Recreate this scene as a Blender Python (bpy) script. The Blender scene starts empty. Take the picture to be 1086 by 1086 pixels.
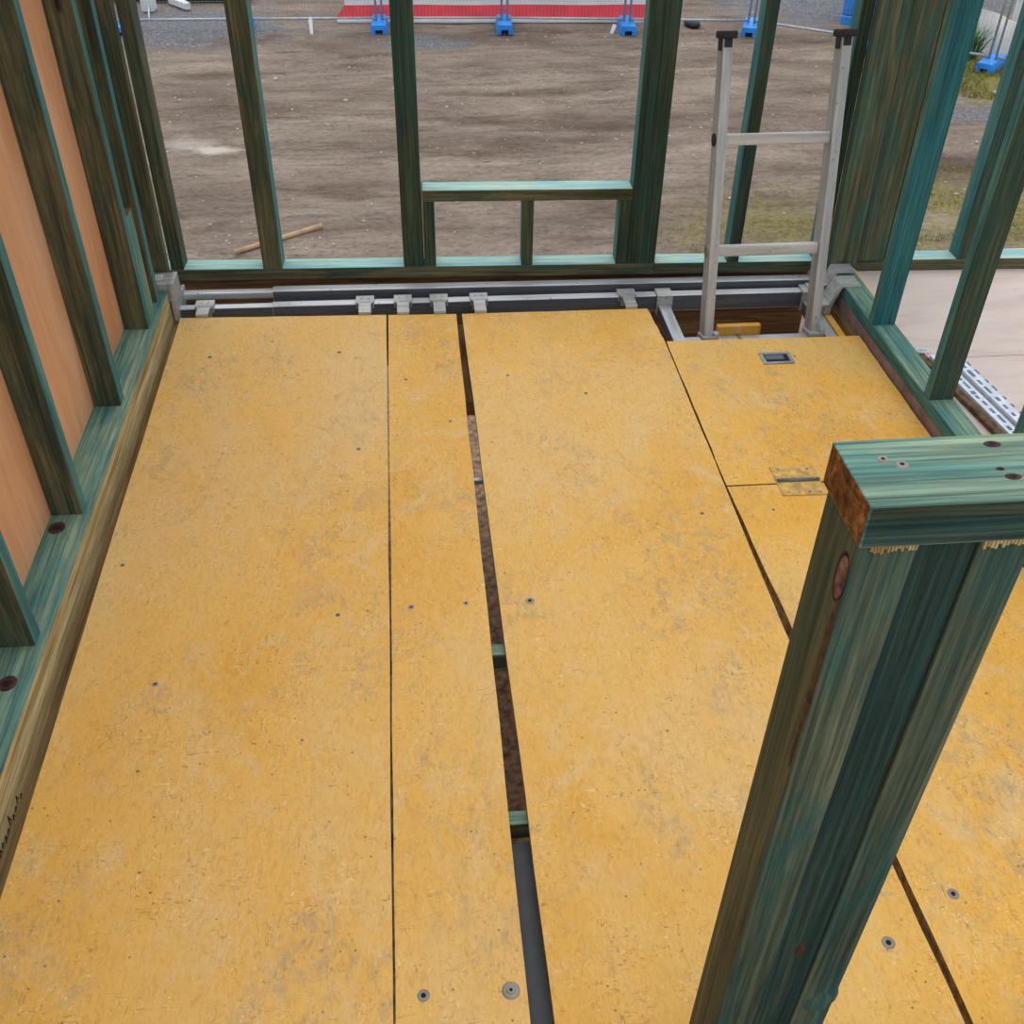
import bpy, bmesh, math, random
from mathutils import Vector, Matrix, noise

random.seed(7)
S = bpy.context.scene
COL = S.collection


# ------------------------------------------------------------------ colour
def lin(c):
    r = []
    for v in c[:3]:
        v /= 255.0
        r.append(v / 12.92 if v <= 0.04045 else ((v + 0.055) / 1.055) ** 2.4)
    return (*r, 1.0)


# ------------------------------------------------------------------ node helper
class N:
    def __init__(self, name):
        self.m = bpy.data.materials.new(name)
        self.m.use_nodes = True
        self.t = self.m.node_tree
        self.b = self.t.nodes['Principled BSDF']

    def new(self, kind, **kw):
        n = self.t.nodes.new(kind)
        for k, v in kw.items():
            setattr(n, k, v)
        return n

    def link(self, a, b):
        self.t.links.new(a, b)

    def put(self, sock, v):
        if hasattr(v, 'is_output'):
            self.link(v, sock)
        else:
            sock.default_value = v

    def coord(self, scale=(1, 1, 1), rnd=True, world=False):
        if world:
            o = self.new('ShaderNodeNewGeometry').outputs['Position']
        else:
            o = self.new('ShaderNodeTexCoord').outputs['Object']
        if rnd:
            i = self.new('ShaderNodeObjectInfo').outputs['Random']
            cb = self.new('ShaderNodeCombineXYZ')
            for k, f in enumerate((17.3, 31.7, 11.9)):
                mm = self.new('ShaderNodeMath', operation='MULTIPLY')
                self.link(i, mm.inputs[0])
                mm.inputs[1].default_value = f
                self.link(mm.outputs[0], cb.inputs[k])
            a = self.new('ShaderNodeVectorMath', operation='ADD')
            self.link(o, a.inputs[0])
            self.link(cb.outputs[0], a.inputs[1])
            o = a.outputs[0]
        mp = self.new('ShaderNodeVectorMath', operation='MULTIPLY')
        self.link(o, mp.inputs[0])
        mp.inputs[1].default_value = scale
        return mp.outputs[0]

    def noise(self, vec, scale=1.0, detail=4.0, rough=0.55, dist=0.0):
        n = self.new('ShaderNodeTexNoise')
        self.link(vec, n.inputs['Vector'])
        n.inputs['Scale'].default_value = scale
        n.inputs['Detail'].default_value = detail
        n.inputs['Roughness'].default_value = rough
        n.inputs['Distortion'].default_value = dist
        return n.outputs['Fac']

    def voro(self, vec, scale=1.0, feature='F1'):
        n = self.new('ShaderNodeTexVoronoi', feature=feature)
        self.link(vec, n.inputs['Vector'])
        n.inputs['Scale'].default_value = scale
        return n

    def ramp(self, fac, stops, interp='LINEAR'):
        n = self.new('ShaderNodeValToRGB')
        n.color_ramp.interpolation = interp
        e = n.color_ramp.elements
        while len(e) < len(stops):
            e.new(0.5)
        for i, (p, c) in enumerate(stops):
            e[i].position = p
            e[i].color = c if not isinstance(c, (int, float)) else (c, c, c, 1)
        self.link(fac, n.inputs['Fac'])
        return n.outputs['Color']

    def mix(self, fac, a, b, mode='MIX'):
        n = self.new('ShaderNodeMix', data_type='RGBA', blend_type=mode)
        self.put(n.inputs[0], fac)
        self.put(n.inputs[6], a)
        self.put(n.inputs[7], b)
        return n.outputs[2]

    def math(self, op, a, b=0.0, clamp=False):
        n = self.new('ShaderNodeMath', operation=op, use_clamp=clamp)
        self.put(n.inputs[0], a)
        self.put(n.inputs[1], b)
        return n.outputs[0]

    def bump(self, h, strength=0.3, dist=0.002):
        n = self.new('ShaderNodeBump')
        n.inputs['Strength'].default_value = strength
        n.inputs['Distance'].default_value = dist
        self.link(h, n.inputs['Height'])
        self.link(n.outputs[0], self.b.inputs['Normal'])

    def out(self, col=None, rough=0.7, metal=0.0, spec=None):
        if col is not None:
            self.put(self.b.inputs['Base Color'], col)
        self.put(self.b.inputs['Roughness'], rough)
        self.put(self.b.inputs['Metallic'], metal)
        if spec is not None:
            self.b.inputs['Specular IOR Level'].default_value = spec
        return self.m


def wood(name, pal, axis, stain=None, knots=0.10, rough=0.75, contrast=1.0, dark=0.5):
    """pal: 3 colours along the grain, stain: second palette that blotches in."""
    n = N(name)
    ax = 'xyz'.index(axis)

    def sc(across, along):
        v = [across] * 3
        v[ax] = along
        return tuple(v)
    lo, hi = 0.5 - 0.17 / contrast, 0.5 + 0.17 / contrast
    g = n.noise(n.coord(sc(70, 2.2)), 1, 6, 0.68, 1.2)
    big = n.noise(n.coord(sc(13, 1.7)), 1, 5, 0.6, 0.6)
    mixg = n.math('ADD', n.math('MULTIPLY', g, .6), n.math('MULTIPLY', big, .4))
    col = n.ramp(mixg, [(lo + .05, lin(pal[0])), (0.5, lin(pal[1])), (hi - .05, lin(pal[2]))])
    if stain:
        s = n.noise(n.coord(sc(16, 3.0)), 1, 6, 0.68, 0.8)
        col2 = n.ramp(mixg, [(lo + .05, lin(stain[0])), (hi - .05, lin(stain[1]))])
        col = n.mix(n.ramp(s, [(0.46, 0.0), (0.60, .9)]), col, col2)
    f = n.noise(n.coord(sc(210, 4.0)), 1, 4, 0.7)
    col = n.mix(1.0, col, n.ramp(f, [(0.32, dark), (0.52, 1.0), (0.72, 1.18)]), 'MULTIPLY')
    f2 = n.noise(n.coord(sc(620, 7.0)), 1, 3, 0.65)
    col = n.mix(1.0, col, n.ramp(f2, [(0.34, .66), (0.50, 1.0), (0.70, 1.25)]), 'MULTIPLY')
    # dark growth-ring streaks
    r = n.noise(n.coord(sc(46, .8)), 1, 3, 0.5, 1.5)
    col = n.mix(1.0, col, n.ramp(r, [(0.30, .62), (0.40, 1.0)]), 'MULTIPLY')
    if knots:
        v = n.voro(n.coord(sc(13, 4.2)), 1)
        wob = n.noise(n.coord(sc(60, 40)), 1, 3)
        dd = n.math('ADD', v.outputs['Distance'], n.math('MULTIPLY', n.math('SUBTRACT', wob, .5), .10))
        near = n.ramp(dd, [(0.07, 1.0), (0.13, 0.0)])
        sep = n.new('ShaderNodeSeparateColor')
        n.link(v.outputs['Color'], sep.inputs[0])
        pick = n.math('LESS_THAN', sep.outputs[0], knots)
        col = n.mix(n.math('MULTIPLY', near, pick), col, lin((34, 22, 16)))
    n.bump(f, 0.3, 0.0015)
    return n.out(col, rough, spec=0.3)


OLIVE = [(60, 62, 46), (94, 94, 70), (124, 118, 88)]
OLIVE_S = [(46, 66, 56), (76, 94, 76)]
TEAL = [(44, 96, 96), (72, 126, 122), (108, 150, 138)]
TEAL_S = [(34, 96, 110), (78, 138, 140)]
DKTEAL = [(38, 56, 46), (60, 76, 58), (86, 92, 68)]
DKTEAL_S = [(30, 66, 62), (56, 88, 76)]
TOP = [(78, 118, 108), (122, 152, 132), (166, 178, 148)]
TOP_S = [(58, 116, 118), (110, 154, 142)]
PALE = [(134, 180, 174), (168, 204, 194), (204, 214, 190)]  # treated timber tone with some sky reflection painted into the top faces
PALE_S = [(112, 176, 190), (160, 204, 206)]
GOLD = [(142, 122, 80), (194, 170, 118), (222, 204, 158)]
BROWN = [(104, 80, 56), (140, 108, 74), (166, 132, 92)]

W = {}


def end_grain():
    n = N('timber_end_grain')
    a = n.noise(n.coord((60, 60, 60)), 1, 5, .75, 1.0)
    b = n.noise(n.coord((14, 14, 14)), 1, 3, .6)
    col = n.ramp(a, [(.34, lin((62, 36, 18))), (.5, lin((126, 84, 44))), (.68, lin((184, 134, 80)))])
    col = n.mix(1.0, col, n.ramp(b, [(.35, .7), (.6, 1.1)]), 'MULTIPLY')
    n.bump(a, .5, .002)
    return n.out(col, .9, spec=.15)


def wd(kind, axis):
    k = (kind, axis)
    if k not in W:
        nm = 'timber_%s_%s' % k
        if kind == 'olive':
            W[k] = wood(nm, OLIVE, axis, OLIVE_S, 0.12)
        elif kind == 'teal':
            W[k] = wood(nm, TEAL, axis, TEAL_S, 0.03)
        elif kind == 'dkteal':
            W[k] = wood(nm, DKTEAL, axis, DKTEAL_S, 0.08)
        elif kind == 'top':
            W[k] = wood(nm, TOP, axis, TOP_S, 0.03)
        elif kind == 'pale':
            W[k] = wood(nm, PALE, axis, PALE_S, 0.02, dark=0.8)
        elif kind == 'gold':
            W[k] = wood(nm, GOLD, axis, None, 0.14)
        elif kind == 'brown':
            W[k] = wood(nm, BROWN, axis, None, 0.05)
        elif kind == 'post':
            W[k] = wood(nm, [(50, 64, 50), (88, 98, 76), (128, 130, 102)], axis, [(40, 78, 74), (72, 108, 96)], 0.02)
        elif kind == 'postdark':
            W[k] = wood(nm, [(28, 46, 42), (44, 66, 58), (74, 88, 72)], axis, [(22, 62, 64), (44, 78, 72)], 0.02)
        elif kind == 'postside':
            W[k] = wood(nm, [(54, 58, 44), (88, 92, 68), (116, 116, 88)], axis, [(54, 76, 62), (84, 98, 76)], 0.0)
        elif kind == 'end':
            W[k] = end_grain()
        elif kind == 'pine':
            W[k] = wood(nm, [(186, 146, 80), (214, 178, 112), (232, 204, 150)], axis, None, 0.03, dark=0.8)
        elif kind == 'bright':
            W[k] = wood(nm, [(26, 84, 88), (44, 108, 110), (78, 132, 126)], axis, [(22, 92, 108), (52, 120, 128)], 0.06)
        elif kind == 'packface':
            W[k] = wood(nm, [(60, 64, 46), (92, 94, 68), (126, 120, 88)], axis, [(46, 84, 76), (78, 108, 88)], 0.12)
    return W[k]


def m_plain(name, c, rough=0.6, metal=0.0, var=0.12, scale=30, spec=None):
    n = N(name)
    f = n.noise(n.coord((scale,) * 3), 1, 4)
    a = lin(tuple(v * (1 - var) for v in c))
    b = lin(tuple(min(255, v * (1 + var)) for v in c))
    return n.out(n.ramp(f, [(0.35, a), (0.65, b)]), rough, metal, spec)


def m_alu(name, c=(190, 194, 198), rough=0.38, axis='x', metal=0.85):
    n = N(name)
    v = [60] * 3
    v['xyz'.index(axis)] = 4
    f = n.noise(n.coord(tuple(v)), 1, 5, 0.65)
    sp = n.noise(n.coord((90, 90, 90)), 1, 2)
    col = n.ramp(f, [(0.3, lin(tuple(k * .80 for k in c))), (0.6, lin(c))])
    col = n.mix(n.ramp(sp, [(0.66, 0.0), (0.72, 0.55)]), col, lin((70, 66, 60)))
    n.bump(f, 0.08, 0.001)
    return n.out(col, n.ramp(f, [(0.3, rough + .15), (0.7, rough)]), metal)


def m_yellow(name, tint=0.0):
    n = N(name)
    big = n.noise(n.coord((2.0, 1.3, 1)), 1, 5, 0.62, 0.6)
    mid = n.noise(n.coord((13, 9, 1)), 1, 6, 0.7, 0.8)
    fib = n.noise(n.coord((80, 34, 1)), 1, 5, 0.75, 1.8)
    a, b, c = (226, 170, 72), (231, 181, 95), (226, 186, 120)
    if tint > 0:
        a, b, c = (228, 167, 58), (233, 177, 78), (227, 183, 104)
    col = n.ramp(big, [(0.36, lin(a)), (0.52, lin(b)), (0.68, lin(c))])
    # worn, rubbed-through beige blotches
    wear = n.ramp(mid, [(0.50, 0.0), (0.66, 0.8)])
    col = n.mix(wear, col, lin((228, 190, 130)))
    rubbed = n.noise(n.coord((4.5, 3.2, 1)), 1, 4, .65)
    gate = n.ramp(rubbed, [(0.47, 0.0), (0.62, 1.0)])
    soft = n.ramp(n.noise(n.coord((26, 17, 1)), 1, 6, 0.75, 1.2), [(0.48, 0.0), (0.64, 0.75)])
    col = n.mix(n.math('MULTIPLY', soft, gate), col, lin((184, 156, 118)))
    grit = n.ramp(n.noise(n.coord((95, 60, 1)), 1, 5, 0.75, 1.0), [(0.58, 0.0), (0.66, 0.7)])
    col = n.mix(n.math('MULTIPLY', grit, gate), col, lin((140, 126, 104)))
    # short nicks and lifted strands of the board, dark and pale, along and across
    g2 = n.ramp(n.noise(n.coord((15, 12, 1)), 1, 4, .7), [(0.44, 0.0), (0.58, 1.0)])
    for (sx, sy, th, k, c_) in ((170, 38, .645, .55, (136, 98, 50)), (36, 150, .65, .55, (146, 110, 64)),
                                (140, 50, .655, .5, (248, 226, 178)), (56, 140, .655, .5, (248, 224, 170))):
        st = n.noise(n.coord((sx, sy, 1)), 1, 2, .5, 2.2)
        col = n.mix(n.math('MULTIPLY', n.ramp(st, [(th, 0.0), (th + .035, k)]), g2), col, lin(c_))
    col = n.mix(1.0, col, n.ramp(fib, [(0.3, (.86, .78, .68, 1)), (0.50, 1.0), (0.72, 1.08)]), 'MULTIPLY')
    for (sc, th, pk) in ((26, .09, .10), (60, .13, .16)):
        v = n.voro(n.coord((sc, sc, 1)), 1)
        sep = n.new('ShaderNodeSeparateColor')
        n.link(v.outputs['Color'], sep.inputs[0])
        sp = n.math('MULTIPLY', n.ramp(v.outputs['Distance'], [(th * .5, 1.0), (th, 0.0)]),
                    n.math('LESS_THAN', sep.outputs[1], pk))
        col = n.mix(n.math('MULTIPLY', sp, .85), col, lin((92, 78, 58)))
    n.bump(fib, 0.3, 0.0012)
    return n.out(col, n.ramp(mid, [(0.4, 0.55), (0.65, 0.8)]), spec=0.35)


M = dict(
    yellow=m_yellow('yellow_painted_ply'),
    yellow2=m_yellow('yellow_painted_ply_fresh', 1),
    yedge=m_plain('ply_edge', (150, 112, 54), 0.8, var=.25, scale=60),
    alu=m_alu('aluminium_beam', (222, 226, 232), 0.36, 'x', .4),
    aludark=m_alu('aluminium_dark', (112, 116, 124), 0.5, 'x', .5),  # darker copy for beam fronts and undersides, their shade painted in
    aluy=m_alu('aluminium_tube', (196, 200, 206), 0.4, 'y', .5),
    aluz=m_alu('aluminium_ladder', (205, 206, 206), 0.40, 'z', .55),
    rung=m_alu('aluminium_rung', (206, 204, 200), 0.45, 'x', .3),
    cast=m_alu('cast_aluminium', (196, 197, 196), 0.5, 'x', .45),
    galv=m_alu('galvanised_steel', (168, 172, 176), 0.42, 'z', .7),
    film=m_plain('protective_film', (222, 230, 242), 0.35, var=.06),
    filmblue=m_plain('film_blue_ink', (92, 116, 164), 0.5),
    black=m_plain('black_rubber', (34, 32, 30), 0.7),
    screw=m_plain('screw_steel', (140, 134, 124), 0.55, .2),
    hingepaint=m_plain('painted_hinge', (206, 166, 92), .6, .2, var=.12, scale=60),
    hole=m_plain('dark_hole', (24, 20, 16), 0.9),
    knot=m_plain('knot_wood', (62, 34, 26), 0.8, var=.35, scale=90),
    knotpink=m_plain('knot_pinkish', (112, 78, 72), 0.8, var=.4, scale=140),
    rust=m_plain('resin_rust', (74, 54, 30), 0.85, var=.35, scale=80),
    knotdark=m_plain('knot_dark', (26, 20, 16), 0.9, var=.3, scale=90),
    bark=m_plain('bark_wane', (92, 66, 46), 0.9, var=.4, scale=50),
    pink=m_plain('flooring_edge', (124, 102, 100), 0.8, var=.12, scale=20),
    ink=m_plain('marker_ink', (24, 20, 16), 0.6),
    sticker=m_plain('white_sticker', (226, 228, 230), 0.5, var=.03),
    stickergrey=m_plain('sticker_print', (110, 110, 112), 0.5),
    blue=m_plain('blue_plastic', (38, 140, 234), 0.42, var=.10, scale=4),
    bluedark=m_plain('blue_plastic_shade', (14, 46, 92), 0.7),  # darker blue paints the shade inside the foot opening
    white=m_plain('white_plastic', (226, 228, 230), 0.45, var=.04, scale=3),
    mesh=m_plain('white_printed_mesh', (236, 238, 242), 0.6, var=.03, scale=3),
    red=m_plain('red_vinyl', (214, 44, 60), 0.5, var=.08, scale=3),
    fence=m_plain('galvanised_fence', (176, 182, 188), 0.4, .5, var=.08),
    stone=m_plain('pale_stone', (186, 176, 164), 0.9, var=.14, scale=20),
    tarp=m_plain('black_tarp', (30, 31, 34), 0.6, var=.2, scale=2),
    hatchgrey=m_plain('steel_packer', (66, 68, 72), 0.5, .3, var=.06),
    orange=m_plain('orange_timber', (196, 112, 48), 0.7, var=.14, scale=25),
)


def mat_ply():
    n = N('pink_ply')
    g = n.noise(n.coord((1, 5, 1.1), rnd=False), 1, 5, 0.6, 1.2)
    col = n.ramp(g, [(0.3, lin((206, 146, 104))), (0.5, lin((222, 166, 124))), (0.7, lin((228, 182, 146)))])
    st = n.noise(n.coord((1, 60, 3), rnd=False), 1, 4, .6)
    col = n.mix(1.0, col, n.ramp(st, [(0.3, .90), (.6, 1.03)]), 'MULTIPLY')
    v = n.voro(n.coord((1, 8, 4.5), rnd=False), 1)
    sep = n.new('ShaderNodeSeparateColor')
    n.link(v.outputs['Color'], sep.inputs[0])
    k = n.math('MULTIPLY', n.ramp(v.outputs['Distance'], [(0.07, 1.0), (0.16, 0.0)]),
               n.math('LESS_THAN', sep.outputs[0], .34))
    col = n.mix(n.math('MULTIPLY', k, 0.8), col, lin((116, 66, 40)))
    return n.out(col, .65, spec=.3)


def mat_floor():
    n = N('pink_ply_floor')
    g = n.noise(n.coord((2, 10, 1), rnd=False), 1, 5, 0.6, 1.2)
    col = n.ramp(g, [(0.3, lin((204, 182, 172))), (0.5, lin((218, 200, 192))), (0.7, lin((224, 208, 200)))])
    d = n.noise(n.coord((8, 45, 1), rnd=False), 1, 4, .65, 1)
    col = n.mix(n.ramp(d, [(0.66, 0.0), (0.74, .5)]), col, lin((140, 120, 112)))
    return n.out(col, .6, spec=.3)


def mat_ground():
    n = N('bare_dirt')
    p = n.coord((1, 1, 1), rnd=False, world=True)

    def sc(s):
        q = n.new('ShaderNodeVectorMath', operation='MULTIPLY')
        n.link(p, q.inputs[0])
        q.inputs[1].default_value = s
        return q.outputs[0]
    a = n.noise(sc((.55, 1.3, 1)), 1, 6, .62, .6)
    b = n.noise(sc((1.0, 6.0, 1)), 1, 6, .65, .8)
    c = n.noise(sc((14, 20, 14)), 1, 5, .7)
    col = n.ramp(a, [(0.32, lin((114, 99, 88))), (0.5, lin((140, 124, 112))), (0.68, lin((162, 146, 132)))])
    col = n.mix(1.0, col, n.ramp(b, [(0.30, .62), (0.46, .95), (0.7, 1.1)]), 'MULTIPLY')
    col = n.mix(1.0, col, n.ramp(c, [(0.28, .55), (0.48, .97), (0.72, 1.2)]), 'MULTIPLY')
    cr = n.noise(sc((1.3, 7.0, 1)), 1, 5, .7, 1.0)
    crk = n.ramp(n.math('ABSOLUTE', n.math('SUBTRACT', cr, .5)), [(0.0, 1.0), (.022, 0.0)])
    cg = n.ramp(n.noise(sc((.5, 1.0, 1)), 1, 4, .6), [(.48, 0.0), (.60, .8)])
    col = n.mix(n.math('MULTIPLY', crk, cg), col, lin((74, 62, 54)))
    wob = n.noise(sc((1.6, 2.6, 1)), 1, 5, .7)
    wob2 = n.noise(sc((7, 10, 1)), 1, 4, .7)

    def patch(cx, cy, rx, ry, soft=.5, amp=1.2):
        q = n.new('ShaderNodeVectorMath', operation='SUBTRACT')
        n.link(p, q.inputs[0])
        q.inputs[1].default_value = (cx, cy, 0)
        r = n.new('ShaderNodeVectorMath', operation='MULTIPLY')
        n.link(q.outputs[0], r.inputs[0])
        r.inputs[1].default_value = (1 / rx, 1 / ry, 0)
        l = n.new('ShaderNodeVectorMath', operation='LENGTH')
        n.link(r.outputs[0], l.inputs[0])
        w = n.math('MULTIPLY', n.math('SUBTRACT', wob, .5), amp * 2)
        w = n.math('ADD', w, n.math('MULTIPLY', n.math('SUBTRACT', wob2, .5), amp))
        d = n.math('ADD', l.outputs[1], w)
        return n.ramp(d, [(1 - soft if soft < 1 else 0, 1.0), (1.0, 0.0)])
    grav = n.ramp(n.noise(sc((22, 22, 22)), 1, 3, .7), [(0.3, lin((84, 84, 88))), (0.6, lin((134, 134, 138))), (0.75, lin((186, 184, 182)))])
    for (x, y, rx, ry, s) in ((-4.2, 19.2, 2.8, 1.6, .4), (.3, 18.0, 1.0, .5, .5), (8.2, 20.3, 2.6, 1.9, .35), (8.1, 14.1, 1.6, .45, .6), (12.0, 20.3, 3.2, 1.0, .4)):
        col = n.mix(patch(x, y, rx, ry, s), col, grav)
    gr = n.ramp(c, [(0.3, lin((94, 90, 46))), (0.6, lin((150, 140, 78)))])
    for (x, y, rx, ry, s, k) in ((4.2, 10.3, 1.9, 1.6, .8, .55), (6.8, 10.8, 1.6, 1.5, .7, .8), (9.4, 16.0, 2.4, 1.7, .5, .9), (11.5, 22.5, 3.5, 1.8, .5, .9)):
        col = n.mix(n.math('MULTIPLY', patch(x, y, rx, ry, s), k), col, gr)
    for (x, y, rx, ry, k) in ((-2.75, 13.5, .5, .42, .5), (-2.42, 13.3, .36, .22, .9)):
        col = n.mix(n.math('MULTIPLY', patch(x, y, rx, ry, .7, .9), k), col, lin((206, 196, 184)))
    # churned wheel ruts
    for (x, y, rx, ry, k) in ((1.4, 15.4, 1.9, .22, .5), (1.1, 14.2, .7, .20, .6), (2.6, 13.9, 1.2, .25, .5), (-2.9, 16.4, 1.2, .35, .45), (2.4, 11.2, .7, .9, .45), (6.8, 12.3, 2.2, .8, .55)):
        col = n.mix(n.math('MULTIPLY', patch(x, y, rx, ry, .8, .9), k), col, lin((74, 58, 50)))
    n.bump(n.math('ADD', c, n.math('MULTIPLY', b, 1.5)), .8, .03)
    return n.out(col, .95, spec=.15)


def mat_grass():
    n = N('grass_blades')
    c = n.noise(n.coord((3, 3, 3), rnd=False), 1, 3)
    return n.out(n.ramp(c, [(.3, lin((92, 104, 44))), (.6, lin((148, 146, 76)))]), .8, spec=.2)


M['ply'] = mat_ply()
M['floor'] = mat_floor()
M['ground'] = mat_ground()
M['grass'] = mat_grass()
M['weed'] = m_plain('weed_leaves', (70, 112, 46), .7, var=.3, scale=5)


# ------------------------------------------------------------------ object helpers
def tag(o, label, cat, group=None, kind=None):
    if label:
        o['label'] = label
    if cat:
        o['category'] = cat
    if group:
        o['group'] = group
    if kind:
        o['kind'] = kind
    return o


def thing(name, label, cat, loc=(0, 0, 0), rz=0.0, group=None):
    o = bpy.data.objects.new(name, None)
    o.empty_display_size = .05
    COL.objects.link(o)
    o.location = loc
    o.rotation_euler = (0, 0, rz)
    return tag(o, label, cat, group)


def link(name, bm, mats, parent=None, loc=None, smooth=False):
    me = bpy.data.meshes.new(name)
    bm.normal_update()
    bm.to_mesh(me)
    bm.free()
    for m in mats:
        me.materials.append(m)
    if smooth:
        for p in me.polygons:
            p.use_smooth = True
    o = bpy.data.objects.new(name, me)
    COL.objects.link(o)
    if parent:
        o.parent = parent
    if loc:
        o.location = loc
    return o


def bm_box(bm, x0, x1, y0, y1, z0, z1, bevel=0.0, mi=0, facemat=None):
    """facemat: dict of 'x-','x+','y-','y+','z-','z+' -> material index"""
    v = [bm.verts.new((x, y, z)) for x in (x0, x1) for y in (y0, y1) for z in (z0, z1)]
    F = {'x-': (0, 1, 3, 2), 'x+': (4, 6, 7, 5), 'y-': (0, 4, 5, 1), 'y+': (2, 3, 7, 6), 'z-': (0, 2, 6, 4), 'z+': (1, 5, 7, 3)}
    fs = []
    for k, idx in F.items():
        f = bm.faces.new([v[i] for i in idx])
        f.material_index = facemat.get(k, mi) if facemat else mi
        fs.append(f)
    if bevel > 0:
        es = {e for f in fs for e in f.edges}
        bmesh.ops.bevel(bm, geom=list(es), offset=bevel, segments=2, affect='EDGES', profile=.6)
    return fs


def box(name, x0, x1, y0, y1, z0, z1, mats, parent=None, bevel=.0015, facemat=None):
    """mesh whose own origin is its base centre"""
    cx, cy = (x0 + x1) / 2, (y0 + y1) / 2
    bm = bmesh.new()
    bm_box(bm, x0 - cx, x1 - cx, y0 - cy, y1 - cy, 0, z1 - z0, bevel, 0, facemat)
    if not isinstance(mats, (list, tuple)):
        mats = [mats]
    return link(name, bm, mats, parent, (cx, cy, z0))


def tube(bm, a, b, r, seg=12, mi=0, cap=True):
    a, b = Vector(a), Vector(b)
    d = (b - a)
    q = d.to_track_quat('Z', 'Y').to_matrix()
    ra, rb = [], []
    for i in range(seg):
        t = 2 * math.pi * i / seg
        o = q @ Vector((math.cos(t) * r, math.sin(t) * r, 0))
        ra.append(bm.verts.new(a + o))
        rb.append(bm.verts.new(b + o))
    for i in range(seg):
        j = (i + 1) % seg
        f = bm.faces.new((ra[i], ra[j], rb[j], rb[i]))
        f.material_index = mi
        f.smooth = True
    if cap:
        bm.faces.new(ra[::-1]).material_index = mi
        bm.faces.new(rb).material_index = mi


def prism(bm, pts, axis, lo, hi, mi=0):
    """extrude a polygon (list of 2D) along an axis"""
    def P(p, w):
        if axis == 'z':
            return (p[0], p[1], w)
        if axis == 'y':
            return (p[0], w, p[1])
        return (w, p[0], p[1])
    a = [bm.verts.new(P(p, lo)) for p in pts]
    b = [bm.verts.new(P(p, hi)) for p in pts]
    n = len(pts)
    fs = [bm.faces.new(a[::-1]), bm.faces.new(b)]
    for i in range(n):
        fs.append(bm.faces.new((a[i], a[(i + 1) % n], b[(i + 1) % n], b[i])))
    for f in fs:
        f.material_index = mi
    bmesh.ops.recalc_face_normals(bm, faces=fs)
    return fs


def disc(bm, c, r, h, seg=16, mi=0, ry=None):
    ry = ry or r
    lo, hi, tp = [], [], []
    for i in range(seg):
        t = 2 * math.pi * i / seg
        lo.append(bm.verts.new((c[0] + r * math.cos(t), c[1] + ry * math.sin(t), c[2])))
        tp.append(bm.verts.new((c[0] + .8 * r * math.cos(t), c[1] + .8 * ry * math.sin(t), c[2] + h)))
    for i in range(seg):
        j = (i + 1) % seg
        bm.faces.new((lo[i], lo[j], tp[j], tp[i])).material_index = mi
    bm.faces.new(tp).material_index = mi


def struct(o):
    o['kind'] = 'structure'
    return o


# ------------------------------------------------------------------ ground & sky
G = -3.30


def hz(x, y):
    h = .035 * noise.noise(Vector((x * .35, y * .6, 1.3))) + .022 * noise.noise(Vector((x * .7, y * 3.2, 4.1)))
    h += .012 * noise.noise(Vector((x * 3, y * 4, 7.7)))
    return G + h


bm = bmesh.new()
xs = [-60, -35] + [-22 + .3 * i for i in range(160)] + [35, 60]
ys = [-30, -8] + [-2 + .25 * i for i in range(32)] + [6 + .14 * i for i in range(120)] + [24 + i for i in range(10)] + [45, 80]
grid = [[bm.verts.new((x, y, hz(x, y))) for x in xs] for y in ys]
for j in range(len(ys) - 1):
    for i in range(len(xs) - 1):
        f = bm.faces.new((grid[j][i], grid[j][i + 1], grid[j + 1][i + 1], grid[j + 1][i]))
        f.smooth = True
struct(link('ground', bm, [M['ground']]))

# ------------------------------------------------------------------ yellow platform boards
BT = .018


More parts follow.
